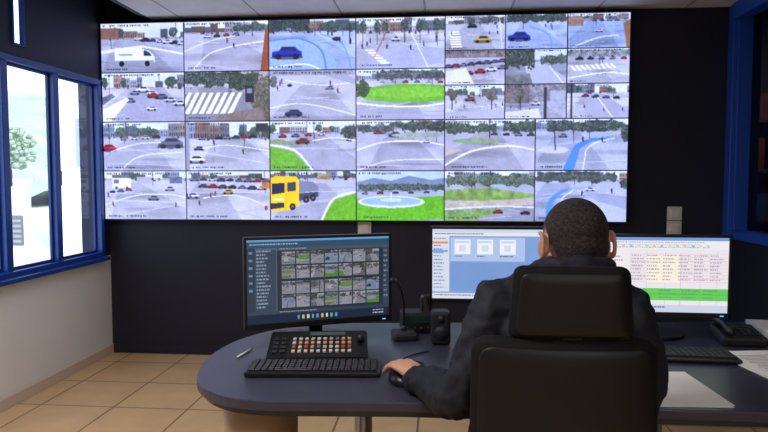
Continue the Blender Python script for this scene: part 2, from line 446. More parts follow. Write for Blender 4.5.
def D2(t):
    t.base((208, 210, 228), (218, 220, 236)); t.sky(.34); t.cars(.2, .34, .8, .3, 7, .09); t.car(.12, .76, .22, (238, 240, 250)); t.r(.0, .0, .05, 1, (170, 172, 192)); t.r(.84, .05, .98, .2, (80, 80, 92)); t.car(.16, .54, .12, (110, 112, 130))
    t.curve([(.2, .55), (.5, .48), (1, .6)], .005, (245, 246, 252)); t.folk(2, .45, .7, .3, .9)
def D3(t):
    t.base((206, 208, 228), (216, 218, 236)); t.sky(.16); t.r(.1, .14, .33, .34, (236, 238, 248)); t.r(.12, .18, .18, .26, (120, 130, 160)); t.e(.15, .35, .015, .03, (60, 62, 80)); t.e(.28, .35, .015, .03, (60, 62, 80)); t.r(.4, .12, .58, .26, (190, 194, 212)); t.cars(.1, .42, .3, .38, 3, .08)
    t.curve([(0, .7), (.4, .5), (.8, .48), (1, .55)], .006, (240, 242, 252)); t.car(.8, .36, .12, (206, 208, 226)); t.r(.8, .12, .95, .26, (126, 130, 152), .2); t.car(.6, .55, .14, (150, 158, 186)); t.folk(3, .45, .8)
def D4(t):
    t.base((206, 206, 224), (214, 216, 232)); t.sky(.16); t.cars(.1, .16, .95, .2, 9, .1); t.cars(.2, .3, .9, .34, 7, .11); t.car(.07, .5, .17, (236, 238, 248)); t.car(.5, .42, .13, (206, 176, 96)); t.r(.9, .22, 1, .36, (190, 140, 104), .2)
    t.curve([(.2, .55), (.6, .5), (.95, .7)], .005, (240, 242, 250)); t.e(.95, .75, .02, .05, (160, 100, 94)); t.folk(5, .5, .75)
def E1(t):
    t.base((196, 198, 218), (202, 204, 224)); t.sky(.24); t.trees(.82, 1.05, .0, .45, (74, 86, 76)); t.p([(0, .5), (.28, .62), (.46, .95), (.46, 1), (0, 1)], (134, 186, 92), .1); t.curve([(0, .48), (.3, .6), (.5, 1)], .012, (238, 240, 250))
    t.p([(0, .38), (.1, .36), (.36, .46), (.36, .5), (0, .46)], (160, 174, 146), .1); t.cars(.15, .3, .6, .26, 4, .09); t.car(.38, .4, .16, (150, 76, 74)); t.curve([(.5, .4), (.75, .34), (1, .4)], .006, (242, 244, 252))
def E2(t):
    t.base((188, 190, 212), (206, 208, 228)); t.sky(.16); t.trees(.0, .45, .06, .28, (94, 104, 102)); t.trees(.5, 1.05, .0, .26, (76, 90, 84)); t.car(.44, .28, .14, (90, 96, 130)); t.e(.7, .3, .3, .05, (176, 186, 176), .1)
    t.curve([(0, .6), (.3, .44), (.7, .42), (1, .5)], .008, (240, 242, 252)); t.curve([(0, 1), (.4, .8), (1, .78)], .006, (236, 238, 250)); t.car(.25, .24, .1, (180, 80, 80)); t.car(.8, .42, .08, (236, 238, 248))
def E3(t):
    t.base((198, 202, 222), (206, 208, 228)); t.sky(.14); t.p([(.62, .9), (.75, .58), (1, .44), (1, 1), (.62, 1)], (130, 186, 80), .1); t.curve([(.6, 1), (.74, .56), (1, .42)], .012, (240, 242, 252)); t.r(.55, .06, .7, .18, (180, 164, 140), .2)
    t.p([(.0, .16), (.06, .11), (.3, .11), (.34, .18), (.34, .70), (.2, .80), (.02, .82), (0, .76)], (248, 214, 80)); t.p([(.02, .26), (.17, .24), (.17, .44), (.02, .48)], (58, 66, 96)); t.p([(.2, .24), (.3, .22), (.3, .4), (.2, .42)], (86, 92, 116)); t.p([(.18, .14), (.19, .14), (.19, .8), (.18, .8)], (206, 170, 60))
    t.p([(.34, .2), (.5, .22), (.56, .3), (.56, .4), (.34, .44)], (150, 154, 174)); t.p([(.34, .46), (.56, .42), (.56, .52), (.34, .6)], (94, 96, 114)); t.r(.03, .56, .16, .6, (250, 240, 210)); t.p([(.0, .66), (.16, .64), (.16, .74), (0, .78)], (72, 74, 92))
    for x, y in ((.26, .72), (.42, .58), (.5, .54)): t.e(x, y, .034, .07, (46, 48, 62)); t.e(x, y, .014, .03, (140, 140, 150))
def E4(t):
    t.base((190, 202, 232), (186, 190, 214)); t.r(0, 0, 1, .2, (206, 220, 244), .04, 20); t.p([(0, .24), (.2, .14), (.4, .2), (.6, .1), (.85, .18), (1, .14), (1, .3), (0, .3)], (146, 160, 186), .06); t.trees(0, 1.05, .24, .42, (88, 104, 94))
    t.r(0, .42, 1, .56, (190, 194, 216)); t.cars(.1, .44, .8, .42, 5, .07); t.p([(0, .56), (1, .5), (1, .96), (.3, 1), (0, 1)], (128, 190, 76), .1); t.e(.4, .62, .38, .12, (226, 232, 240)); t.e(.4, .61, .34, .085, (176, 200, 216)); t.e(.4, .58, .12, .04, (214, 226, 238)); t.line(.4, .44, .4, .58, .005, (236, 242, 250))
def C1(t):
    t.base((202, 206, 226), (196, 200, 220)); t.sky(.24); t.zebra(.05, .45, .1, .95, 7, .18, .035); t.car(.62, .68, .28, (206, 184, 96)); t.car(.45, .3, .16, (60, 64, 84)); t.folk(4, .3, .6); t.trees(.6, 1, .0, .28, (88, 98, 94)); t.line(.9, .1, .95, 1, .008, (230, 232, 246))
def C2(t):
    t.base((196, 210, 244), (186, 200, 236)); t.sky(.2); t.trees(.0, 1, -.05, .26, (74, 86, 80)); t.car(.22, .62, .36, (56, 80, 188)); t.curve([(.4, .35), (.7, .6), (.75, 1)], .01, (136, 166, 224)); t.folk(3, .3, .5, .5, .9)
def C3(t):
    t.base((180, 196, 230), (172, 188, 224)); t.sky(.2); t.r(0, .1, .25, .36, (160, 140, 132), .2); t.cars(.3, .2, .9, .22, 6, .09); t.p([(.88, .3), (1, .2), (1, 1), (.94, 1)], (160, 128, 114), .1); t.curve([(.1, .95), (.5, .7), (.8, .65)], .01, (226, 232, 248)); t.car(.5, .5, .12, (214, 220, 236))
def C4(t):
    t.base((190, 192, 212), (206, 208, 226)); t.r(0, 0, 1, .22, (150, 144, 150), .3); t.cars(.05, .45, .95, .3, 8, .15); t.cars(.4, .65, .95, .5, 4, .18); t.p([(0, .6), (.35, .5), (.5, 1), (0, 1)], (226, 228, 240))
def C5(t):
    t.base((160, 166, 186), (176, 180, 200)); t.r(0, 0, 1, .3, (214, 222, 240)); t.p([(.3, .4), (.6, .35), (1, .85), (1, 1), (.4, 1)], (196, 200, 220)); t.trees(-.15, .5, -.2, .6, (76, 88, 80), 1.1); t.trees(.55, 1.1, .15, .46, (94, 104, 96)); t.p([(0, .75), (.4, .7), (.45, 1), (0, 1)], (136, 140, 146), .2); t.line(.72, .5, .95, 1, .008, (240, 242, 250))
def C6(t):
    t.base((192, 196, 216), (206, 210, 228)); t.sky(.22); t.r(0, .05, 1, .22, (146, 152, 162), .4); t.cars(.2, .28, .9, .28, 5, .12); t.zebra(.05, .5, .75, .42, 9, .045, .14); t.curve([(0, .85), (.6, .7), (1, .75)], .01, (240, 242, 252))
def C7(t):
    t.base((206, 208, 226), (216, 218, 234)); t.sky(.3); t.trees(.05, .2, .1, .5, (112, 112, 104)); t.line(.12, .4, .12, .7, .008, (92, 86, 84)); t.trees(.66, .9, .0, .5, (120, 122, 118)); t.line(.78, .4, .78, .75, .008, (92, 86, 84)); t.folk(5, .5, .8); t.p([(0, .8), (1, .7), (1, 1), (0, 1)], (196, 198, 218)); t.car(.42, .4, .18, (150, 110, 98))
def C8(t):
    t.base((170, 174, 196), (200, 202, 222)); t.r(0, 0, .4, .55, (136, 130, 138), .3); t.r(.4, .0, 1, .5, (156, 156, 170), .3); t.trees(.14, .36, .0, .55, (110, 112, 108)); t.line(.25, .4, .25, .8, .01, (80, 76, 78)); t.r(.64, .1, .68, 1, (76, 78, 92)); t.r(.74, .2, .98, .6, (186, 190, 212), .1); t.folk(3, .6, .9); t.p([(0, .8), (.55, .7), (.6, 1), (0, 1)], (220, 222, 236)); t.car(.5, .55, .16, (230, 232, 242))
def C9(t):
    t.base((212, 214, 230), (218, 220, 236)); t.sky(.26); t.line(.08, 0, .08, 1, .014, (64, 66, 78)); t.p([(.3, .3), (.6, .3), (1, .8), (1, 1), (.3, 1)], (188, 190, 212)); t.cars(.3, .34, .8, .4, 4, .12); t.folk(3, .5, .8, .2, .9); t.line(.5, .4, .75, 1, .008, (242, 244, 252))
def F1(t):
    t.base((186, 188, 210), (202, 204, 224)); t.sky(.2); t.trees(.0, .6, .05, .3, (84, 100, 84)); t.trees(.62, 1.05, .0, .28, (80, 92, 82)); t.e(.35, .42, .26, .05, (158, 178, 146), .08); t.cars(.55, .28, .95, .3, 4, .08); t.curve([(0, .9), (.3, .62), (.7, .52), (1, .6)], .01, (238, 240, 250)); t.line(.5, .0, .5, .35, .006, (74, 76, 92)); t.p([(.0, .6), (.12, .55), (.2, .6), (0, .72)], (204, 194, 188))
def F2(t):
    t.base((192, 198, 224), (198, 204, 228)); t.sky(.2); t.trees(.1, .9, .0, .28, (86, 98, 94)); t.trees(.88, 1.1, .1, .45, (80, 94, 88)); t.curve([(.8, .38), (.6, .42), (.46, .55), (.42, .72), (.36, 1)], .01, (110, 160, 216), .055)
    t.curve([(.85, .38), (.68, .45), (.56, .58), (.54, .75), (.52, 1)], .006, (238, 240, 252)); t.e(.2, .6, .16, .07, (214, 216, 232)); t.car(.3, .32, .1, (150, 156, 180)); t.line(.2, .05, .22, .6, .006, (80, 82, 100)); t.folk(2, .4, .5, .5, .9)
def F3(t):
    t.base((180, 186, 206), (198, 202, 220)); t.r(0, 0, 1, .14, (206, 214, 236)); t.sky(.14); t.trees(0, 1.05, .06, .34, (104, 120, 104)); t.p([(0, .38), (.5, .34), (1, .46), (1, .52), (.45, .6), (0, .58)], (150, 176, 118), .2, 8); t.p([(0, .6), (.6, .58), (1, .54), (1, .66), (0, .76)], (200, 194, 188), .1, 6)
    t.p([(0, .78), (.7, .74), (.3, 1), (0, 1)], (148, 174, 124), .18); t.curve([(.0, .76), (.6, .7), (1, .72)], .008, (232, 234, 244)); t.e(.6, .3, .09, .035, (178, 198, 214)); t.cars(.6, .8, .9, .82, 2, .1)
def F4(t):
    t.base((196, 202, 228), (200, 206, 232)); t.sky(.18); t.trees(.0, .9, .0, .26, (92, 104, 98)); t.curve([(.36, .36), (.24, .48), (.16, .7), (.18, 1)], .01, (118, 166, 220), .042); t.curve([(.42, .38), (.3, .55), (.28, .8), (.34, 1)], .006, (238, 240, 250)); t.p([(.5, .4), (1, .5), (1, .75), (.7, .6)], (176, 182, 208)); t.trees(.9, 1.05, .1, .4, (88, 98, 92)); t.car(.6, .36, .1, (236, 238, 248)); t.folk(2, .4, .5, .5, .9)

PH, PW = 180, 320
wallpic = np.zeros((2 * PH, 3 * PW, 3))
def pan(r, c): return wallpic[r * PH:(r + 1) * PH, c * PW:(c + 1) * PW]
grid(pan(0, 0), 2, [A1, A2, A3, A4], 10)
grid(pan(0, 1), 2, [B1, B2, B3, B4], 20)
grid(pan(0, 2), 3, [C1, C2, C3, C4, C5, C6, C7, C8, C9], 30)
grid(pan(1, 0), 2, [D1, D2, D3, D4], 50)
grid(pan(1, 1), 2, [E1, E2, E3, E4], 60)
grid(pan(1, 2), 2, [F1, F2, F3, F4], 70)
for k in (1, 2): wallpic[:, k * PW - 1:k * PW + 1] = 0.04
wallpic[PH - 1:PH + 1] = 0.04
wallpic = np.clip(wallpic, 0, 1)

def display(name, pic, w, h, m, parent=None, loc=(0, 0, 0)):
    """flat display panel facing local -Y, centred at loc, picture stored as colour attribute"""
    H, W = pic.shape[:2]
    nx, nz = W, H
    xs = np.linspace(-w / 2, w / 2, nx); zs = np.linspace(h / 2, -h / 2, nz)
    X, Z = np.meshgrid(xs, zs)
    co = np.stack([X, np.zeros_like(X), Z], -1).reshape(-1, 3)
    idx = np.arange(nx * nz).reshape(nz, nx)
    q = np.stack([idx[:-1, :-1], idx[1:, :-1], idx[1:, 1:], idx[:-1, 1:]], -1).reshape(-1, 4)
    me = bpy.data.meshes.new(name)
    me.vertices.add(len(co)); me.vertices.foreach_set('co', co.ravel())
    me.loops.add(q.size); me.loops.foreach_set('vertex_index', q.ravel().astype(np.int32))
    me.polygons.add(len(q)); me.polygons.foreach_set('loop_start', np.arange(0, q.size, 4, dtype=np.int32))
    me.update(calc_edges=True)
    c = np.clip(pic, 0, 1)
    l = np.where(c <= .04045, c / 12.92, ((c + .055) / 1.055) ** 2.4)
    rgba = np.ones((H * W, 4)); rgba[:, :3] = l.reshape(-1, 3)
    at = me.color_attributes.new('picture', 'FLOAT_COLOR', 'POINT')
    at.data.foreach_set('color', rgba.ravel())
    me.materials.append(m)
    o = bpy.data.objects.new(name, me); scene.collection.objects.link(o)
    o.location = loc
    if parent: o.parent = parent
    return o

# ------------------------------------------------------------------ common materials
M_navy = mat('navy_paint', (26, 34, 64), .6, noise=.1, nscale=3)
M_beige = mat('white_wall_paint', (244, 244, 242), .75, noise=.03, nscale=4, bump=.05)
M_black = mat('dark_navy_wall_paint', (33, 35, 50), .6, noise=.12, nscale=2.5, bump=.04, spec=.35)
M_blue = mat('blue_window_frame', (30, 70, 156), .35)
M_dark = mat('black_plastic', (16, 16, 19), .38)
M_darkm = mat('black_matte_plastic', (20, 20, 24), .6, noise=.1, nscale=60)
M_key = mat('key_plastic', (34, 34, 40), .5)
M_desk = mat('dark_desk_laminate', (56, 55, 73), .36, noise=.1, nscale=40)
M_edge = mat('desk_edge', (30, 29, 36), .4)
M_wood = mat('light_wood_veneer', (206, 172, 138), .5, noise=.12, nscale=8)
M_white = mat('white_plastic', (222, 220, 212), .45)
M_paper = mat('paper', (246, 246, 244), .8)
M_metal = mat('grey_metal', (150, 150, 156), .3, metal=.9)

# ------------------------------------------------------------------ room shell
XL, XR, YB, YF = -2.53, 2.05, 4.69, -2.5
o = B('floor'); o.lim(-2.7, 4.4, -2.6, 6.7, -.1, 0, brick_mat('terracotta_floor_tile', (244, 204, 152), (236, 192, 140), (160, 118, 86), .45, .45, .006, .28)); o.done()
o = B('wall_back'); o.lim(-2.68, 2.05, YB, YB + .1, 0, 3.05, M_black); o.done()
o = B('wall_left')
o.lim(-2.68, XL, -2.5, YB, 0, .76, M_beige)
o.lim(-2.68, XL, 4.56, YB, .76, 2.07, M_navy)
o.lim(-2.68, XL, -2.5, 2.4, .76, 2.07, M_navy)
o.lim(-2.68, XL, -2.5, YB, 2.07, 2.14, M_navy)
o.lim(-2.68, XL, -2.5, 3.62, 2.14, 2.9, M_navy)
o.lim(-2.68, XL, 4.05, YB, 2.14, 2.9, M_navy)
o.lim(-2.545, XL, 3.73, 4.05, 2.14, 2.9, M_navy)
o.lim(-2.68, XL, -2.5, YB, 2.9, 3.05, M_navy)
o.done()
o = B('wall_right')
o.lim(2.05, 2.15, -2.5, 6.6, 0, .93, M_black)
o.lim(2.05, 2.15, -2.5, 6.6, 2.5, 3.05, M_black)
o.lim(2.05, 2.15, 4.64, 6.6, .93, 2.5, M_black)
o.lim(2.05, 2.15, -2.5, 1.8, .93, 2.5, M_black)
o.done()
o = B('wall_front'); o.lim(-2.68, 2.15, -2.6, -2.5, 0, 3.05, mat('rear_wall_paint', (200, 200, 205), .8, noise=.03)); o.done()
M_ceil = brick_mat('ceiling_tile', (236, 236, 240), (232, 232, 238), (170, 170, 180), .6, .6, .008, .7)
o = B('ceiling'); o.lim(-2.16, 2.05, -2.5, YB, 2.53, 2.6, M_ceil)
o.lim(-2.2, -2.16, -2.5, YB, 2.53, 3.0, M_navy)
o.lim(-2.68, 2.15, -2.6, YB + .1, 3.0, 3.08, M_navy); o.done()
o = B('baseboard_left'); o.lim(XL, XL + .012, -2.4, YB, 0, .07, mat('baseboard_tile', (220, 204, 184), .5), .003); o.done()
o = B('baseboard_back'); o.lim(XL + .012, 2.04, YB - .012, YB, 0, .07, M_black, .003); o.done()

# neighbouring dark room behind the right-hand glass
M_adj = mat('dim_room_paint', (84, 84, 78), .8, noise=.2, nscale=2)
o = B('wall_adjacent'); o.lim(2.15, 4.4, 6.6, 6.7, 0, 3.05, M_adj); o.lim(4.3, 4.4, 1.0, 6.6, 0, 3.05, M_adj); o.lim(2.15, 4.3, .9, 1.0, 0, 3.05, M_adj); o.lim(2.15, 4.4, .9, 6.7, 3.0, 3.08, M_adj); o.done()
o = B('storage_shelf')
Ms = mat('shelf_metal', (70, 74, 80), .5)
for z in (.5, .95, 1.4, 1.85): o.lim(2.5, 3.5, 6.1, 6.5, z, z + .03, Ms, .004)
for x in (2.5, 3.47):
    for y in (6.1, 6.47): o.lim(x, x + .03, y, y + .03, 0, 1.95, Ms)
rs = np.random.RandomState(3)
for z in (.53, .98, 1.43, 1.88):
    x = 2.55
    while x < 3.3:
        w = rs.uniform(.08, .2); h = rs.uniform(.15, .34); c = [(130, 62, 48), (50, 80, 130), (96, 96, 80), (44, 66, 140)][rs.randint(4)]
        o.lim(x, x + w, 6.15, 6.4, z, z + h, mat('box_%d_%d' % (c[0], c[1]), c, .6), .008); x += w + .03
o.done()

# windows
def frame(o, x0, x1, y0, y1, z0, z1, t, m):
    o.lim(x0, x1, y0, y1, z0, z0 + t, m, .004); o.lim(x0, x1, y0, y1, z1 - t, z1, m, .004)
    o.lim(x0, x1, y0, y0 + t, z0 + t, z1 - t, m, .004); o.lim(x0, x1, y1 - t, y1, z0 + t, z1 - t, m, .004)
G1 = glass_mat('window_glass')
M_sash = mat('dark_blue_sash', (26, 54, 124), .4)
o = B('window_1')
frame(o, -2.57, -2.50, 2.4, 4.56, .76, 2.07, .04, M_blue)
for y in (3.02, 3.52, 4.02):
    o.lim(-2.57, -2.51, y - .028, y + .028, .8, 2.03, M_blue, .004)
ys = [2.44, 2.992, 3.048, 3.492, 3.548, 3.992, 4.048, 4.52]
for i in range(0, 8, 2):
    frame(o, -2.56, -2.54, ys[i], ys[i + 1], .80, 2.03, .018, M_sash)
    o.lim(-2.552, -2.548, ys[i] + .016, ys[i + 1] - .016, .815, 2.015, G1)
    o.box((-2.53, ys[i] + .02, 1.35), (.02, .018, .1), M_metal, .004)
o.lim(-2.62, -2.47, 2.38, 4.58, .735, .765, M_blue, .006)
o.done()
o = B('window_2')
frame(o, -2.55, -2.515, 3.62, 3.73, 2.14, 2.9, .012, M_blue); o.lim(-2.535, -2.531, 3.632, 3.718, 2.152, 2.888, G1); o.done()
o = B('window_3')
M_db = mat('deep_blue_frame', (32, 78, 180), .4)
frame(o, 2.0, 2.15, 1.8, 4.64, .93, 2.5, .06, M_db)
o.lim(1.97, 2.05, 4.6, 4.685, .93, 2.53, M_db, .006)
o.lim(1.96, 2.05, 1.8, 4.6, 2.42, 2.53, M_db, .006)
o.lim(2.02, 2.13, 3.2, 3.26, .99, 2.44, M_db, .004)
o.lim(2.09, 2.096, 1.86, 4.58, .99, 2.44, glass_mat('dark_glass', (170, 170, 170), .08)); o.done()

# exterior
o = B('ground_outside'); o.lim(-60, -2.7, -10, 120, -.6, -.5, mat('outdoor_ground', (200, 196, 184), .9, noise=.2, nscale=1))
Mh = mat('hill_scrub', (160, 172, 150), 1.0, noise=.5, nscale=.3)
t = bmesh.new(); bmesh.ops.create_grid(t, x_segments=60, y_segments=60, size=1)
for v in t.verts:
    x, y = v.co.x, v.co.y
    v.co = Vector((-60 + x * 35, 70 + y * 45, -0.6 + 13 * max(0, math.cos(x * 1.5)) * max(0, math.cos(y * 1.4)) + .7 * math.sin(x * 17) * math.cos(y * 23)))
o.merge(t, Mh, None, True); o.done()
M_render = mat('white_render', (240, 240, 238), .9, noise=.03, nscale=2)
o = B('white_building')
o.lim(-8.75, -5.4, 14.0, 20, -.5, 6.0, M_render); o.lim(-8.8, -5.35, 13.93, 20, 4.1, 4.25, mat('string_course', (200, 205, 215), .8))
o.lim(-8.3, -7.9, 13.97, 14.02, 1.6, 2.7, mat('window_dark', (150, 165, 190), .2)); o.lim(-8.35, -7.85, 13.94, 14.0, 1.52, 1.6, M_render, .01); o.done()
o = B('garden_wall'); o.lim(-16, -8.9, 13.0, 13.2, -.5, 1.25, M_render); o.lim(-16, -8.88, 12.95, 13.25, 1.25, 1.34, M_render, .01)
o.lim(-9.3, -8.95, 12.96, 13.0, -.1, .55, mat('vent', (110, 110, 118), .6), .005)
for i in range(5): o.lim(-9.27, -8.98, 12.95, 12.965, -.04 + i * .11, .02 + i * .11, mat('vent_slat', (150, 150, 156), .6))
o.done()
Ml = mat('leaves', (150, 166, 142), .9, noise=.45, nscale=7)
Mb = mat('bark', (120, 108, 96), .9)
rs = np.random.RandomState(8)
for (tx, ty, th, sc) in ((-22.0, 31.0, 3.0, 1.5), (-24.8, 33, 3.4, 1.6), (-28.5, 34, 3.0, 1.7)):
    o = B('garden_tree')
    o.cyl((0, 0, -.5), (0, 0, th - .4), .1, .06, Mb, 12)
    for i in range(170):
        a = rs.uniform(0, 6.28); rr = rs.uniform(0, 1.0) ** .6; zz = rs.uniform(-1.0, 1.0)
        k = math.sqrt(max(.1, 1 - zz * zz * .8))
        o.ell((sc * rr * k * math.cos(a), sc * rr * k * math.sin(a), th - .1 + zz), (rs.uniform(.1, .22), rs.uniform(.1, .22), rs.uniform(.08, .16)), Ml, seg=8)
    o.done((tx, ty, 0))

# ------------------------------------------------------------------ video wall
VW = empty('video_wall', (-.6125, 4.6, 1.7645))
o = B('housing'); o.lim(-1.915, 1.912, .004, .085, -.733, .731, M_dark, .003)
o.lim(-1.8, 1.8, .07, .088, -.6, .6, M_metal)
o.done(parent=VW)
display('screens', wallpic, 3.805, 1.445, screen_mat('video_wall_display', 1.2), VW)

# ------------------------------------------------------------------ wall switches
def switch(loc, n):
    o = B('wall_switch')
    for k in range(n):
        z = (k - (n - 1) / 2) * .1
        o.box((0, -.006, z), (.1, .012, .096), M_white, .003); o.box((0, -.015, z), (.058, .01, .06), mat('switch_rocker', (232, 230, 222), .4), .003, (math.radians(4), 0, 0))
    o.done(loc)
switch((1.644, YB, 1.05), 2)
switch((-.562, YB, .98), 1)

# ------------------------------------------------------------------ desk
pts = []
def cat(p0, p1, p2, p3, n):
    r = []
    for j in range(n):
        u = j / n
        r.append(tuple(0.5 * ((2 * p1[k]) + (p2[k] - p0[k]) * u + (2 * p0[k] - 5 * p1[k] + 4 * p2[k] - p3[k]) * u * u + (3 * p1[k] - p0[k] - 3 * p2[k] + p3[k]) * u ** 3) for k in (0, 1)))
    return r
cp = [(-.30, 1.66), (-.46, 1.655), (-.58, 1.675), (-.67, 1.74), (-.735, 1.85), (-.77, 2.0), (-.775, 2.15), (-.745, 2.3), (-.67, 2.44), (-.55, 2.54), (-.40, 2.6), (-.2, 2.62)]
for i in range(1, len(cp) - 2): pts += cat(cp[i - 1], cp[i], cp[i + 1], cp[i + 2], 4)
pts.append(cp[-2])
pts = pts + [(.8, 2.72), (1.75, 2.82), (1.75, 1.70), (.9, 1.69), (.2, 1.685), (-.1, 1.68)]
pts = list(reversed(pts))
o = B('control_desk')
o.prism(pts, .722, .75, M_desk, .004)
inner = [(p[0] * .985 + .005, p[1] * .985 + .03) for p in pts]
o.prism(inner, .708, .722, M_edge)
o.cyl((-.575, 1.98, 0.0), (-.575, 1.98, .71), .118, .118, M_wood, 48); o.cyl((-.575, 1.98, 0), (-.575, 1.98, .03), .15, .135, M_metal, 40)
o.lim(1.62, 1.66, 1.85, 2.7, 0, .71, M_wood, .004)
o.cyl((-.3, 2.45, 0), (-.3, 2.45, .71), .035, .035, M_metal); o.cyl((.85, 2.6, 0), (.85, 2.6, .71), .035, .035, M_metal)
o.done()

# ------------------------------------------------------------------ screen contents of desk monitors
def rows(t, x0, x1, y0, y1, n, col, jit=.5, th=.35, seg=1):
    dy = (y1 - y0) / n
    for i in range(n):
        x = x0
        for k in range(seg):
            xa = x0 + (x1 - x0) * k / seg; xb = xa + (x1 - x0) / seg * t.rs.uniform(1 - jit, .92)
            xx = xa
            while xx < xb:
                w = t.rs.uniform(.006, .02); t.r(xx, y0 + i * dy, min(xx + w, xb), y0 + i * dy + dy * th, col); xx += w + .005
p1 = np.zeros((216, 384, 3)); t = T(p1, 1)
t.r(0, 0, 1, 1, (56, 68, 84)); t.r(0, 0, 1, .03, (96, 156, 206)); t.r(.0, .03, 1, .1, (48, 76, 100)); rows(t, .02, .5, .05, .09, 1, (160, 180, 200))
t.r(0, .1, .055, .86, (46, 58, 74)); t.r(.055, .1, .2, .86, (54, 70, 88)); rows(t, .065, .17, .13, .84, 17, (136, 152, 170), .5, .4)
t.r(.055, .1, .2, .125, (78, 98, 122)); t.r(.198, .1, .203, .86, (84, 100, 120))
for i in range(6): t.r(.015, .14 + i * .09, .04, .17 + i * .09, (100, 132, 172))
t.r(.203, .1, 1, .86, (40, 50, 64)); t.r(.203, .1, 1, .14, (66, 82, 100)); rows(t, .22, .45, .11, .135, 1, (150, 165, 185)); t.r(.955, .14, 1, .86, (54, 68, 84)); rows(t, .962, .995, .17, .8, 10, (110, 130, 150))
fl = [A1, E1, C5, B4, A4, F3, F1, C7, D2, B1, E2, A3, F2, C8, E4, D3]
for r in range(2):
    x = .235
    for c in range(7):
        w = .1; x0 = int(x * 384); x1 = int((x + w - .008) * 384)
        for q in range(2):
            y0 = int((.15 + r * .355 + q * .17) * 216); y1 = y0 + int(.162 * 216)
            a = p1[y0:y1, x0:x1]
            s = T(a, 100 + r * 20 + c * 2 + q); fl[(r * 7 + c * 3 + q * 5) % 16](s); a *= .66
            a[:1] = .1
        x += w
t.r(.2, .86, 1, .9, (52, 64, 80)); t.r(0, .9, 1, 1, (28, 40, 62)); rows(t, .22, .5, .87, .9, 1, (150, 160, 170))
for i in range(9): t.r(.34 + i * .033, .925, .355 + i * .033, .97, [(80, 150, 220), (220, 180, 70), (200, 210, 220), (90, 180, 120)][i % 4])
rows(t, .88, .99, .92, .99, 2, (180, 188, 198))
p2 = np.zeros((200, 352, 3)); t = T(p2, 2)
t.r(0, 0, 1, 1, (130, 164, 222), .03, 60); t.r(0, 0, 1, .05, (206, 216, 236)); t.r(.0, .05, 1, .1, (228, 232, 242)); rows(t, .02, .6, .06, .1, 1, (90, 100, 130))
t.r(0, .1, .13, .9, (216, 224, 240)); rows(t, .01, .11, .13, .88, 15, (110, 130, 170)); t.r(.0, .18, .12, .21, (230, 150, 80)); t.r(0, .3, .12, .33, (120, 170, 235))
t.r(.14, .12, .7, .46, (176, 198, 236))
for i in range(3):
    x = .17 + i * .17; t.r(x, .15, x + .12, .36, (240, 244, 252)); t.r(x + .01, .17, x + .11, .2, (200, 214, 236)); t.r(x + .035, .23, x + .085, .32, (214, 222, 238)); rows(t, x, x + .11, .38, .42, 1, (80, 96, 130))
t.r(.14, .48, .98, .88, (122, 156, 214), .02, 40); t.r(0, .92, 1, 1, (222, 228, 238)); rows(t, .02, .4, .94, .98, 1, (90, 100, 130))
p3 = np.zeros((200, 352, 3)); t = T(p3, 3)
t.r(0, 0, 1, 1, (236, 232, 240)); t.r(0, 0, 1, .045, (120, 156, 214)); t.r(0, .045, 1, .16, (238, 238, 244)); rows(t, .02, .95, .06, .16, 3, (184, 184, 200), .2, .4)
for i in range(16): t.r(.02 + i * .055, .1, .04 + i * .055, .14, [(222, 200, 176), (170, 190, 216), (226, 220, 184), (190, 208, 192)][i % 4])
t.r(0, .17, .3, .9, (244, 236, 236)); t.r(.3, .2, 1, .62, (242, 230, 236))
for i in range(9): t.r(.3, .22 + i * .046, 1, .226 + i * .046, (218, 206, 218))
for x in (.3, .42, .55, .66, .8, .92): t.r(x, .2, x + .004, .9, (204, 200, 214))
t.r(.42, .24, .66, .6, (250, 242, 222), .02)
rows(t, .31, .98, .235, .6, 8, (176, 166, 186), .5, .35, 6)
t.r(.16, .68, 1, .84, (104, 206, 96)); t.r(.16, .755, 1, .762, (70, 160, 80)); rows(t, .2, .98, .7, .84, 3, (80, 160, 86), .6, .3, 5)
t.r(0, .9, 1, 1, (206, 214, 230)); rows(t, .3, .8, .92, .98, 1, (100, 120, 160)); rows(t, .02, .28, .25, .66, 8, (170, 170, 188), .5, .35)

SM = screen_mat('monitor_display', 0.98)
def monitor(loc, rotz, w, h, zb, pic, tilt=0, chin=.022):
    e = empty('computer_monitor', loc, rotz)
    o = B('case')
    zc = zb + h / 2
    o.box((0, .018, zc), (w, .03, h), M_dark, .006)
    o.box((0, .045, zc), (w * .7, .04, h * .6), M_darkm, .015)
    for x in (-w / 2 + .005, w / 2 - .005): o.box((x, .001, zc), (.01, .008, h), M_dark, .002)
    o.box((0, .001, zb + h - .005), (w, .008, .01), M_dark, .002); o.box((0, .001, zb + chin / 2), (w, .008, chin), M_dark, .002)
    o.box((w / 2 - .03, -.0036, zb + .008), (.012, .002, .003), mat('power_led', (90, 180, 255), .4, emit=1.5))
    o.box((0, .085, (zc) / 2 + .01), (.05, .025, zc), M_dark, .006)
    o.prism([(.13 * math.cos(a), .10 + .1 * math.sin(a)) for a in [2 * math.pi * k / 32 for k in range(32)]], 0.0005, .014, M_dark, .003)
    o.done(parent=e)
    display('display_panel', pic, w - .02, h - .01 - chin, SM, e, (0, .0015, zb + chin + (h - .01 - chin) / 2))
    return e
monitor((-.43, 2.25, .75), math.radians(24), .54, .325, .07, p1)
monitor((.218, 2.45, .75), math.radians(0), .52, .295, .12, p2, chin=.018)
monitor((.790, 2.40, .75), math.radians(-1), .51, .302, .092, p3, chin=.018)

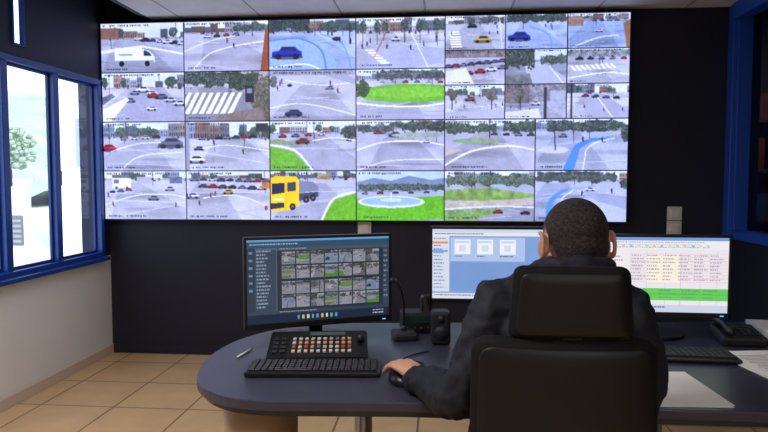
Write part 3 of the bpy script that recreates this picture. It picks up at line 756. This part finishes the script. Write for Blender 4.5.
# ------------------------------------------------------------------ keyboards
def keyboard(loc, rz, w=.42, d=.135):
    o = B('computer_keyboard')
    o.box((0, 0, .009), (w, d, .016), M_dark, .005)
    nx = 20; dx = (w - .02) / nx
    for r in range(6):
        y = d / 2 - .017 - r * (d - .028) / 5.6
        i = 0
        while i < nx:
            k = 6 if (r == 5 and i == 4) else 1
            x = -w / 2 + .01 + (i + k / 2) * dx
            o.box((x, y, .0195), (dx * k - .003, .0155, .007), M_key, .0015, seg=1); i += k
    return o.done(loc, rz)
keyboard((-.39, 1.93, .7505), math.radians(5), .41)
keyboard((.76, 2.19, .7505), math.radians(-3), .42)

# ------------------------------------------------------------------ operator console with coloured buttons
o = B('control_console')
prof = [(-.10, 0), (.10, 0), (.10, .06), (.07, .065), (-.10, .02)]
t = bmesh.new()
L = [t.verts.new((-.165, y, z)) for y, z in prof]; R = [t.verts.new((.165, y, z)) for y, z in prof]
t.faces.new(L); t.faces.new(list(reversed(R)))
for i in range(5): t.faces.new((L[i], R[i], R[(i + 1) % 5], L[(i + 1) % 5]))
bmesh.ops.recalc_face_normals(t, faces=t.faces[:]); bmesh.ops.bevel(t, geom=t.edges[:], offset=.004, segments=2, affect='EDGES')
o.merge(t, M_dark)
sl = math.atan2(.045, .17)
cols = [(196, 176, 164), (176, 84, 66), (206, 150, 112), (206, 196, 188), (110, 110, 120)]
rs = np.random.RandomState(9)
for r in range(4):
    for c in range(10):
        y = -.062 + r * .026; x = -.08 + c * .0205
        c0 = cols[[3, 1, 2, 0][r] if rs.rand() < .6 else rs.randint(5)]
        o.box((x, y, .02 + (y + .10) * .265 + .002), (.012, .013, .008), mat('button_%d' % c0[1], c0, .4), .002, (sl, 0, 0))
for r in range(4):
    for c in range(2):
        y = -.062 + r * .026; x = -.14 + c * .025
        o.box((x, y, .02 + (y + .10) * .265 + .002), (.018, .016, .009), M_key, .002, (sl, 0, 0))
o.box((.03, .048, .0615), (.12, .022, .006), mat('console_lcd', (70, 84, 90), .3), .001, (sl, 0, 0))
o.cyl((.142, .0, .05), (.142, .0, .07), .012, .010, M_key)
o.done((-.41, 2.105, .7505), math.radians(8))

# radio base with antenna
o = B('radio_base_station')
o.box((0, 0, .04), (.13, .11, .08), M_darkm, .01); o.box((0, -.0555, .055), (.08, .004, .026), mat('radio_lcd', (40, 60, 60), .2), .001)
for i in range(4): o.cyl((-.045 + i * .027, -.053, .022), (-.045 + i * .027, -.062, .022), .007, .006, M_key, 12)
o.box((.035, .01, .1), (.045, .035, .08), M_dark, .012, (math.radians(-10), 0, 0))
o.done((-.09, 2.49, .7505), math.radians(10))
# gooseneck microphone
o = B('gooseneck_microphone')
o.box((0, 0, .014), (.09, .10, .028), M_darkm, .008); o.cyl((0, .02, .026), (0, .02, .045), .011, .008, M_key)
o.tube([(0, .02, .04), (.002, .022, .10), (-.004, .02, .16), (-.022, -.005, .205), (-.038, -.03, .222)], [.0045, .0045, .004, .004, .004], M_dark, 10, sub=6)
o.tube([(-.038, -.03, .222), (-.052, -.05, .229)], [.009, .010], M_key, 12)
o.box((.02, -.03, .030), (.022, .018, .006), M_key, .002)
o.done((-.135, 2.36, .7505), math.radians(12))
o = B('desk_speaker')
o.box((0, 0, .06), (.068, .075, .12), M_darkm, .01); o.cyl((0, -.0365, .045), (0, -.041, .045), .026, .023, M_key, 28); o.cyl((0, -.0365, .094), (0, -.040, .094), .013, .012, M_key, 20)
o.done((.0, 2.31, .7505), math.radians(5))

def paper(name, loc, rz, w=.21, h=.297, n=3, lines=False):
    o = B(name)
    rs = np.random.RandomState(int(abs(loc[0]) * 100))
    for i in range(n):
        o.box((rs.uniform(-.004, .004), rs.uniform(-.004, .004), .0006 + i * .001), (w, h, .0008), M_paper, 0, (0, 0, rs.uniform(-.04, .04)))
    if lines:
        for i in range(14): o.box((rs.uniform(-.015, 0), -.12 + i * .016, .0006 + n * .001), (w * .7 * rs.uniform(.6, 1), .003, .0004), mat('print_ink', (140, 140, 150), .8))
    return o.done(loc, rz)
paper('paper_sheets', (.655, 1.86, .7505), math.radians(4))
paper('magazine', (1.06, 2.13, .7505), math.radians(10), .21, .29, 5, True)
paper('paper_stack', (1.31, 2.50, .7505), math.radians(-6), .21, .29, 34)
o = B('ballpoint_pen'); o.cyl((-.05, 0, .004), (.045, 0, .004), .0035, .0035, M_white, 12); o.cyl((.045, 0, .004), (.058, 0, .004), .0035, .001, M_metal, 12); o.done((-.665, 2.10, .7505), math.radians(80))
o = B('desk_telephone')
o.box((0, 0, .025), (.15, .16, .035), M_darkm, .01, (math.radians(7), 0, 0)); o.tube([(-.05, -.07, .052), (-.05, 0, .064), (-.05, .07, .062)], [.017, .012, .017], M_dark, 14)
for r in range(4):
    for c in range(3): o.box((.005 + c * .022, -.05 + r * .022, .042 + r * .003), (.015, .015, .006), M_key, .002)
o.done((1.085, 2.42, .7512), math.radians(-4))

# ------------------------------------------------------------------ mouse + cable
o = B('computer_mouse')
t = bmesh.new(); bmesh.ops.create_uvsphere(t, u_segments=24, v_segments=14, radius=1)
for v in t.verts:
    v.co = Vector((v.co.x * .031 * (1 - .1 * v.co.y), v.co.y * .055, max(v.co.z, -.25) * .028 + .0075))
o.merge(t, M_dark, None, True); o.cyl((-.003, .03, .03), (.003, .03, .03), .009, .009, M_key, 14)
o.tube([(0, .05, .008), (.005, .09, .005), (.04, .15, .004), (.09, .19, .004), (.14, .15, .004), (.12, .09, .004), (.07, .10, .006), (.08, .17, .01), (.15, .24, .004), (.22, .26, .004)], .0028, M_dark, 8, sub=6)
o.done((-.118, 1.845, .7505), math.radians(27))

# ------------------------------------------------------------------ office chair
CH = empty('office_chair', (.262, 1.60, 0))
M_fab = mat('black_chair_fabric', (12, 12, 15), .8, noise=.2, nscale=120, bump=.15, spec=.25)
M_lea = mat('black_chair_frame', (13, 13, 16), .5, spec=.35)
def backpad(o, w0, w1, z0, z1, y, th, m, r=.05, curve=.03):
    nz, nx = 22, 22
    t = bmesh.new(); F, K = [], []
    for j in range(nz + 1):
        v = .5 - .5 * math.cos(math.pi * j / nz); z = z0 + (z1 - z0) * v
        w = (w0 + (w1 - w0) * v) / 2
        d = min(z - z0, z1 - z)
        if d < r: w -= r - math.sqrt(max(0, r * r - (r - d) ** 2))
        fr, bk = [], []
        for i in range(nx + 1):
            u = -math.cos(math.pi * i / nx); x = u * w
            yy = y + curve * (x / .22) ** 2
            ed = min(1, (1 - abs(u)) * 5 + .05, d / .02 + .15); ed = math.sqrt(max(.04, ed))
            fr.append(t.verts.new((x, yy + th / 2 * ed, z))); bk.append(t.verts.new((x, yy - th / 2 * ed, z)))
        F.append(fr); K.append(bk)
    for j in range(nz):
        for i in range(nx):
            t.faces.new((F[j][i], F[j][i + 1], F[j + 1][i + 1], F[j + 1][i])); t.faces.new((K[j][i], K[j + 1][i], K[j + 1][i + 1], K[j][i + 1]))
        t.faces.new((F[j][0], F[j + 1][0], K[j + 1][0], K[j][0])); t.faces.new((F[j][nx], K[j][nx], K[j + 1][nx], F[j + 1][nx]))
    for i in range(nx):
        t.faces.new((F[0][i], K[0][i], K[0][i + 1], F[0][i + 1])); t.faces.new((F[nz][i], F[nz][i + 1], K[nz][i + 1], K[nz][i]))
    bmesh.ops.recalc_face_normals(t, faces=t.faces[:])
    o.merge(t, m, None, True)
o = B('backrest'); backpad(o, .40, .39, .54, 1.012, -.245, .055, M_fab, .035, .03); backpad(o, .37, .36, .56, .995, -.268, .02, M_lea, .03, .03); o.done(parent=CH)
o = B('headrest'); backpad(o, .262, .238, 1.010, 1.165, -.24, .045, M_fab, .018, .02); backpad(o, .235, .212, 1.022, 1.152, -.258, .02, M_lea, .015, .02)
o.box((0, -.245, 1.02), (.05, .02, .1), M_lea, .006)
o.done((.012, 0, 0), parent=CH)
o = B('seat')
o.box((0, 0.02, .435), (.48, .47, .075), M_fab, .035, seg=4); o.box((0, 0, .39), (.3, .3, .03), M_lea, .01)
o.tube([(0, -.05, .38), (0, -.25, .38), (0, -.285, .46), (0, -.27, .66)], [.024, .024, .022, .02], M_lea, 12)
for sx in (-1, 1):
    o.tube([(sx * .2, 0, .39), (sx * .27, 0, .42), (sx * .275, -.02, .62)], [.016, .016, .016], M_lea, 10)
    o.box((sx * .275, -.03, .635), (.07, .24, .03), M_lea, .013, seg=3)
o.done(parent=CH)
o = B('base')
o.cyl((0, 0, .09), (0, 0, .38), .028, .025, M_metal); o.cyl((0, 0, .07), (0, 0, .13), .045, .04, M_lea)
for k in range(5):
    a = 2 * math.pi * k / 5 + .3; c, s_ = math.cos(a), math.sin(a)
    o.tube([(0, 0, .1), (.15 * c, .15 * s_, .095), (.29 * c, .29 * s_, .07)], [.026, .022, .015], M_lea, 10)
    o.cyl((.29 * c - .02 * s_, .29 * s_ + .02 * c, .028), (.29 * c + .02 * s_, .29 * s_ - .02 * c, .028), .028, .028, M_dark, 18)
o.done(parent=CH)

# ------------------------------------------------------------------ man
MAN = empty('man', (0, 0, 0))
M_jk = mat('navy_jacket_cloth', (22, 24, 36), .7, noise=.15, nscale=50, bump=.15, spec=.35)
M_tr = mat('navy_trousers', (22, 24, 34), .8, noise=.15, nscale=50)
M_skin = mat('skin', (204, 150, 124), .5, noise=.06, nscale=30)
M_hair = mat('dark_hair', (30, 27, 27), .7, noise=.5, nscale=160, bump=1.0, spec=.25)
M_head = head_mat()
M_shoe = mat('black_shoe', (14, 14, 15), .3)
tex = bpy.data.textures.new('cloth_folds', 'CLOUDS'); tex.noise_scale = .06; tex.noise_depth = 2

def oring(cx, cy, cz, rx, ry, n=28, p=2.4):
    r = []
    for k in range(n):
        a = 2 * math.pi * k / n; c, s = math.cos(a), math.sin(a)
        r.append((cx + rx * math.copysign(abs(c) ** (2 / p), c), cy + ry * math.copysign(abs(s) ** (2 / p), s), cz))
    return r
def remesh(o, vox, it=4, disp=0.0):
    m = o.modifiers.new('remesh', 'REMESH'); m.mode = 'VOXEL'; m.voxel_size = vox; m.use_smooth_shade = True
    s = o.modifiers.new('smooth', 'SMOOTH'); s.iterations = it; s.factor = .5
    if disp:
        d = o.modifiers.new('folds', 'DISPLACE'); d.texture = tex; d.strength = disp; d.mid_level = .5; d.texture_coords = 'LOCAL'

o = B('jacket')
o.loft([oring(.285, 1.56, .50, .165, .125), oring(.285, 1.56, .6, .17, .13), oring(.285, 1.56, .75, .16, .12), oring(.29, 1.57, .88, .175, .122),
        oring(.293, 1.58, .98, .185, .118), oring(.297, 1.59, 1.05, .175, .105), oring(.305, 1.595, 1.095, .14, .09), oring(.318, 1.60, 1.125, .10, .078), oring(.325, 1.605, 1.14, .07, .07)], M_jk)
LS, LE, LW = (.152, 1.585, 1.03), (.045, 1.545, .815), (-.062, 1.752, .789)
o.tube([(.22, 1.59, 1.03), LS, (.10, 1.56, .92), LE, (-.005, 1.655, .803), LW], [.06, .074, .068, .058, .050, .041], M_jk, 20)
RS, RE, RW = (.44, 1.585, 1.03), (.475, 1.56, .815), (.43, 1.78, .795)
o.tube([(.36, 1.59, 1.03), RS, (.467, 1.57, .92), RE, (.46, 1.67, .803), RW], [.06, .072, .066, .056, .048, .038], M_jk, 20)
# turned-up collar
o.tube([(.325 + .086 * math.cos(a), 1.605 + .080 * math.sin(a), 1.122 - .020 * math.sin(a)) for a in [2 * math.pi * k / 14 for k in range(14)]], .018, M_jk, 12, flat=1.5, closed=True)
j = o.done(parent=MAN); remesh(j, .0065, 3, .028)
o = B('jacket_trim')
o.tube([(LW[0] + .004 - .034 * math.cos(a) * .88, LW[1] - .01 - .034 * math.cos(a) * .47, LW[2] + .036 * math.sin(a)) for a in [2 * math.pi * k / 12 for k in range(12)]], .008, M_jk, 8, closed=True)
o.tube([(RW[0] + .034 * math.cos(a), RW[1] - .006, RW[2] + .034 * math.sin(a)) for a in [2 * math.pi * k / 12 for k in range(12)]], .008, M_jk, 8, closed=True)
o.ell((.078, 1.525, .985), (.004, .013, .02), mat('sleeve_patch', (104, 92, 78), .7), (0, math.radians(18), math.radians(38)))
o.done(parent=MAN)

o = B('trousers')
o.loft([oring(.285, 1.57, .485, .16, .13), oring(.285, 1.57, .56, .17, .14), oring(.285, 1.57, .66, .155, .12)], M_tr)
for sx in (-1, 1):
    x = .285 + sx * .085
    o.tube([(x, 1.58, .565), (x + sx * .03, 1.78, .565), (x + sx * .045, 1.99, .555), (x + sx * .045, 2.03, .42), (x + sx * .04, 2.02, .12)], [.09, .085, .066, .058, .045], M_tr, 18)
tr = o.done(parent=MAN); remesh(tr, .01, 3, .012)
o = B('shoes')
for sx in (-1, 1):
    x = .285 + sx * .125
    o.loft([[(x + px * s, 2.04 + py, z) for px, py in [(.038, -.07), (.045, .02), (.048, .12), (.03, .19), (0, .205), (-.03, .19), (-.048, .12), (-.045, .02), (-.038, -.07)]] for z, s in ((0.001, 1), (.025, 1.02), (.05, .85))], M_shoe)
    o.loft([oring(x, 2.02, .03, .042, .055, 16), oring(x, 2.02, .08, .04, .05, 16), oring(x, 2.02, .13, .042, .046, 16)], M_shoe)
sh = o.done(parent=MAN); remesh(sh, .006, 3)

# head (hair is close-cropped, so it lives on the skull surface)
HD = Matrix.Translation((.337, 1.66, 1.183)) @ Matrix.Rotation(math.radians(14), 4, 'Z') @ Matrix.Rotation(math.radians(-8), 4, 'X')
o = B('head'); MH = M_head
o.ell((0, -.012, .030), (.0765, .097, .086), MH, seg=40)
o.ell((0, -.03, -.005), (.070, .078, .075), MH, seg=32)
o.ell((0, .03, -.03), (.058, .062, .078), MH, seg=28)
o.ell((0, .058, -.09), (.03, .03, .022), MH)
o.ell((0, .083, .022), (.045, .014, .012), MH)
o.ell((-.034, .068, -.022), (.02, .02, .02), MH); o.ell((.034, .068, -.022), (.02, .02, .02), MH)
o.tube([(0, .09, .015), (0, .102, -.008), (0, .113, -.026)], [.008, .010, .0125], MH, 12)
o.ell((-.012, .1, -.029), (.008, .01, .007), MH); o.ell((.012, .1, -.029), (.008, .01, .007), MH)
o.ell((0, .086, -.055), (.024, .01, .006), MH); o.ell((0, .085, -.066), (.02, .01, .006), MH)
for sx in (-1, 1):
    o.ell((sx * .084, -.010, -.006), (.010, .017, .031), MH, (math.radians(12), 0, sx * math.radians(-36)))
    o.tube([(sx * (.090 + .005), -.014 - .018 * math.cos(a), -.004 + .032 * math.sin(a)) for a in [math.pi * k / 5 - math.pi / 2 for k in range(6)]], .0058, MH, 8)
    o.ell((sx * .081, .0, -.037), (.006, .008, .009), MH)
o.tube([(0, -.018, -.13), (0, -.018, -.06), (0, -.01, 0)], [.062, .060, .058], MH, 20)
hd = o.done(parent=MAN); hd.matrix_local = HD; remesh(hd, .0035, 2)
tex2 = bpy.data.textures.new('hair_relief', 'CLOUDS'); tex2.noise_scale = .014; tex2.noise_depth = 2
o = B('eyes')
for sx in (-1, 1):
    o.ell((sx * .031, .080, .003), (.0125, .0125, .0115), mat('eye_white', (235, 232, 228), .2), seg=18); o.ell((sx * .031, .0905, .003), (.0055, .0035, .0055), mat('iris', (60, 40, 28), .15), seg=14)
    o.tube([(sx * .015, .097, .02), (sx * .032, .096, .026), (sx * .05, .084, .02)], .0035, M_hair, 8)
e_ = o.done(parent=MAN); e_.matrix_local = HD

# hands
def hand(side, wrist, yaw, drop):
    o = B('left_hand' if side > 0 else 'right_hand')
    S = side
    o.tube([(0, -.03, 0), (0, .01, 0)], [.027, .026], M_skin, 14, flat=.8)
    o.loft([[(S * (cx + w * math.cos(a)), y, z + th * math.sin(a)) for a in [2 * math.pi * k / 16 for k in range(16)]] for y, cx, w, z, th in
            ((-.005, 0, .027, .0, .019), (.025, .002, .036, .004, .019), (.06, .001, .041, .006, .016), (.092, 0, .04, .003, .012), (.1, 0, .036, .001, .009))], M_skin)
    F = [(.029, .09, 5, .068, .0092), (.010, .097, 1, .078, .0096), (-.011, .094, -4, .071, .0092), (-.030, .084, -10, .054, .0082)]
    for i, (fx, fy, ang, ln, r) in enumerate(F):
        a = math.radians(ang); p = Vector((fx, fy - .012, .004)); pts = [p.copy()]
        pitch = [2, -14 - 3 * i, -34 - 3 * i, -48 - 2 * i]; seg = [.012 + .0, ln * .44, ln * .31, ln * .25]
        for pt, sg in zip(pitch, seg):
            q = math.radians(pt); p = p + Vector((math.sin(a) * math.cos(q), math.cos(a) * math.cos(q), math.sin(q))) * sg; pts.append(p.copy())
        o.tube([(S * q.x, q.y, q.z) for q in pts], [r, r * 1.04, r * .98, r * .88, r * .72], M_skin, 12, sub=2)
    o.tube([(S * .02, .018, -.004), (S * .041, .042, -.008), (S * .056, .068, -.014), (S * .058, .092, -.02)], [.015, .0135, .0105, .0085], M_skin, 12)
    h = o.done(parent=MAN)
    h.matrix_local = Matrix.Translation(wrist) @ Matrix.Rotation(yaw, 4, 'Z') @ Matrix.Rotation(drop, 4, 'X')
    remesh(h, .0028, 2)
hand(1, (LW[0] - .006, LW[1] + .012, LW[2] + .008), math.radians(30), math.radians(4))
hand(-1, (RW[0] - .002, RW[1] + .012, RW[2] - .004), math.radians(8), math.radians(-4))

# ------------------------------------------------------------------ lights
w = bpy.data.worlds.new('sky'); scene.world = w; w.use_nodes = True
nt = w.node_tree; bg = nt.nodes['Background']
sk = nt.nodes.new('ShaderNodeTexSky')
try:
    sk.sky_type = 'HOSEK_WILKIE'; sk.turbidity = 4; sk.sun_direction = Vector((.6, -.6, .6)).normalized()
except Exception: pass
mx = nt.nodes.new('ShaderNodeMix'); mx.data_type = 'RGBA'; mx.inputs[0].default_value = .8
mx.inputs[7].default_value = (.92, .96, 1, 1)
nt.links.new(sk.outputs[0], mx.inputs[6]); nt.links.new(mx.outputs[2], bg.inputs['Color'])
bg.inputs['Strength'].default_value = 3.4
def light(name, typ, loc, rot, energy, size=None, col=(1, 1, 1)):
    l = bpy.data.lights.new(name, typ); l.energy = energy; l.color = col
    if typ == 'AREA':
        l.shape = 'RECTANGLE'; l.size, l.size_y = size
    o = bpy.data.objects.new(name, l); scene.collection.objects.link(o); o.location = loc; o.rotation_euler = rot
    return o
s = light('sun', 'SUN', (0, 0, 20), Vector((-.5, .62, -.6)).to_track_quat('-Z', 'Y').to_euler(), 4.0, col=(1, .97, .92)); s.data.angle = .01
light('added_ceiling_fill', 'AREA', (-1.3, 1.2, 2.5), (0, 0, 0), 40, (1.2, .3), (1, .99, .97))  # added fill under the ceiling, out of view, brightens the room; no fixture modelled
light('added_ceiling_fill', 'AREA', (1.0, -1.2, 2.5), (0, 0, 0), 36, (1.2, .3), (1, .99, .97))  # second added fill, behind the camera, also without a fixture
light('added_adjacent_room_fill', 'AREA', (3.3, 5.0, 2.9), (0, 0, 0), 30, (.4, .4), (1, .92, .8))  # added dim fill for the room behind the glass; no lamp modelled

cam = bpy.data.cameras.new('camera'); co = bpy.data.objects.new('camera', cam); scene.collection.objects.link(co)
cam.sensor_width = 36; cam.lens = 30.0; cam.clip_start = .05
co.location = (0, 0, 1.35); co.rotation_euler = (math.radians(86.6), 0, math.radians(5.1))
scene.camera = co
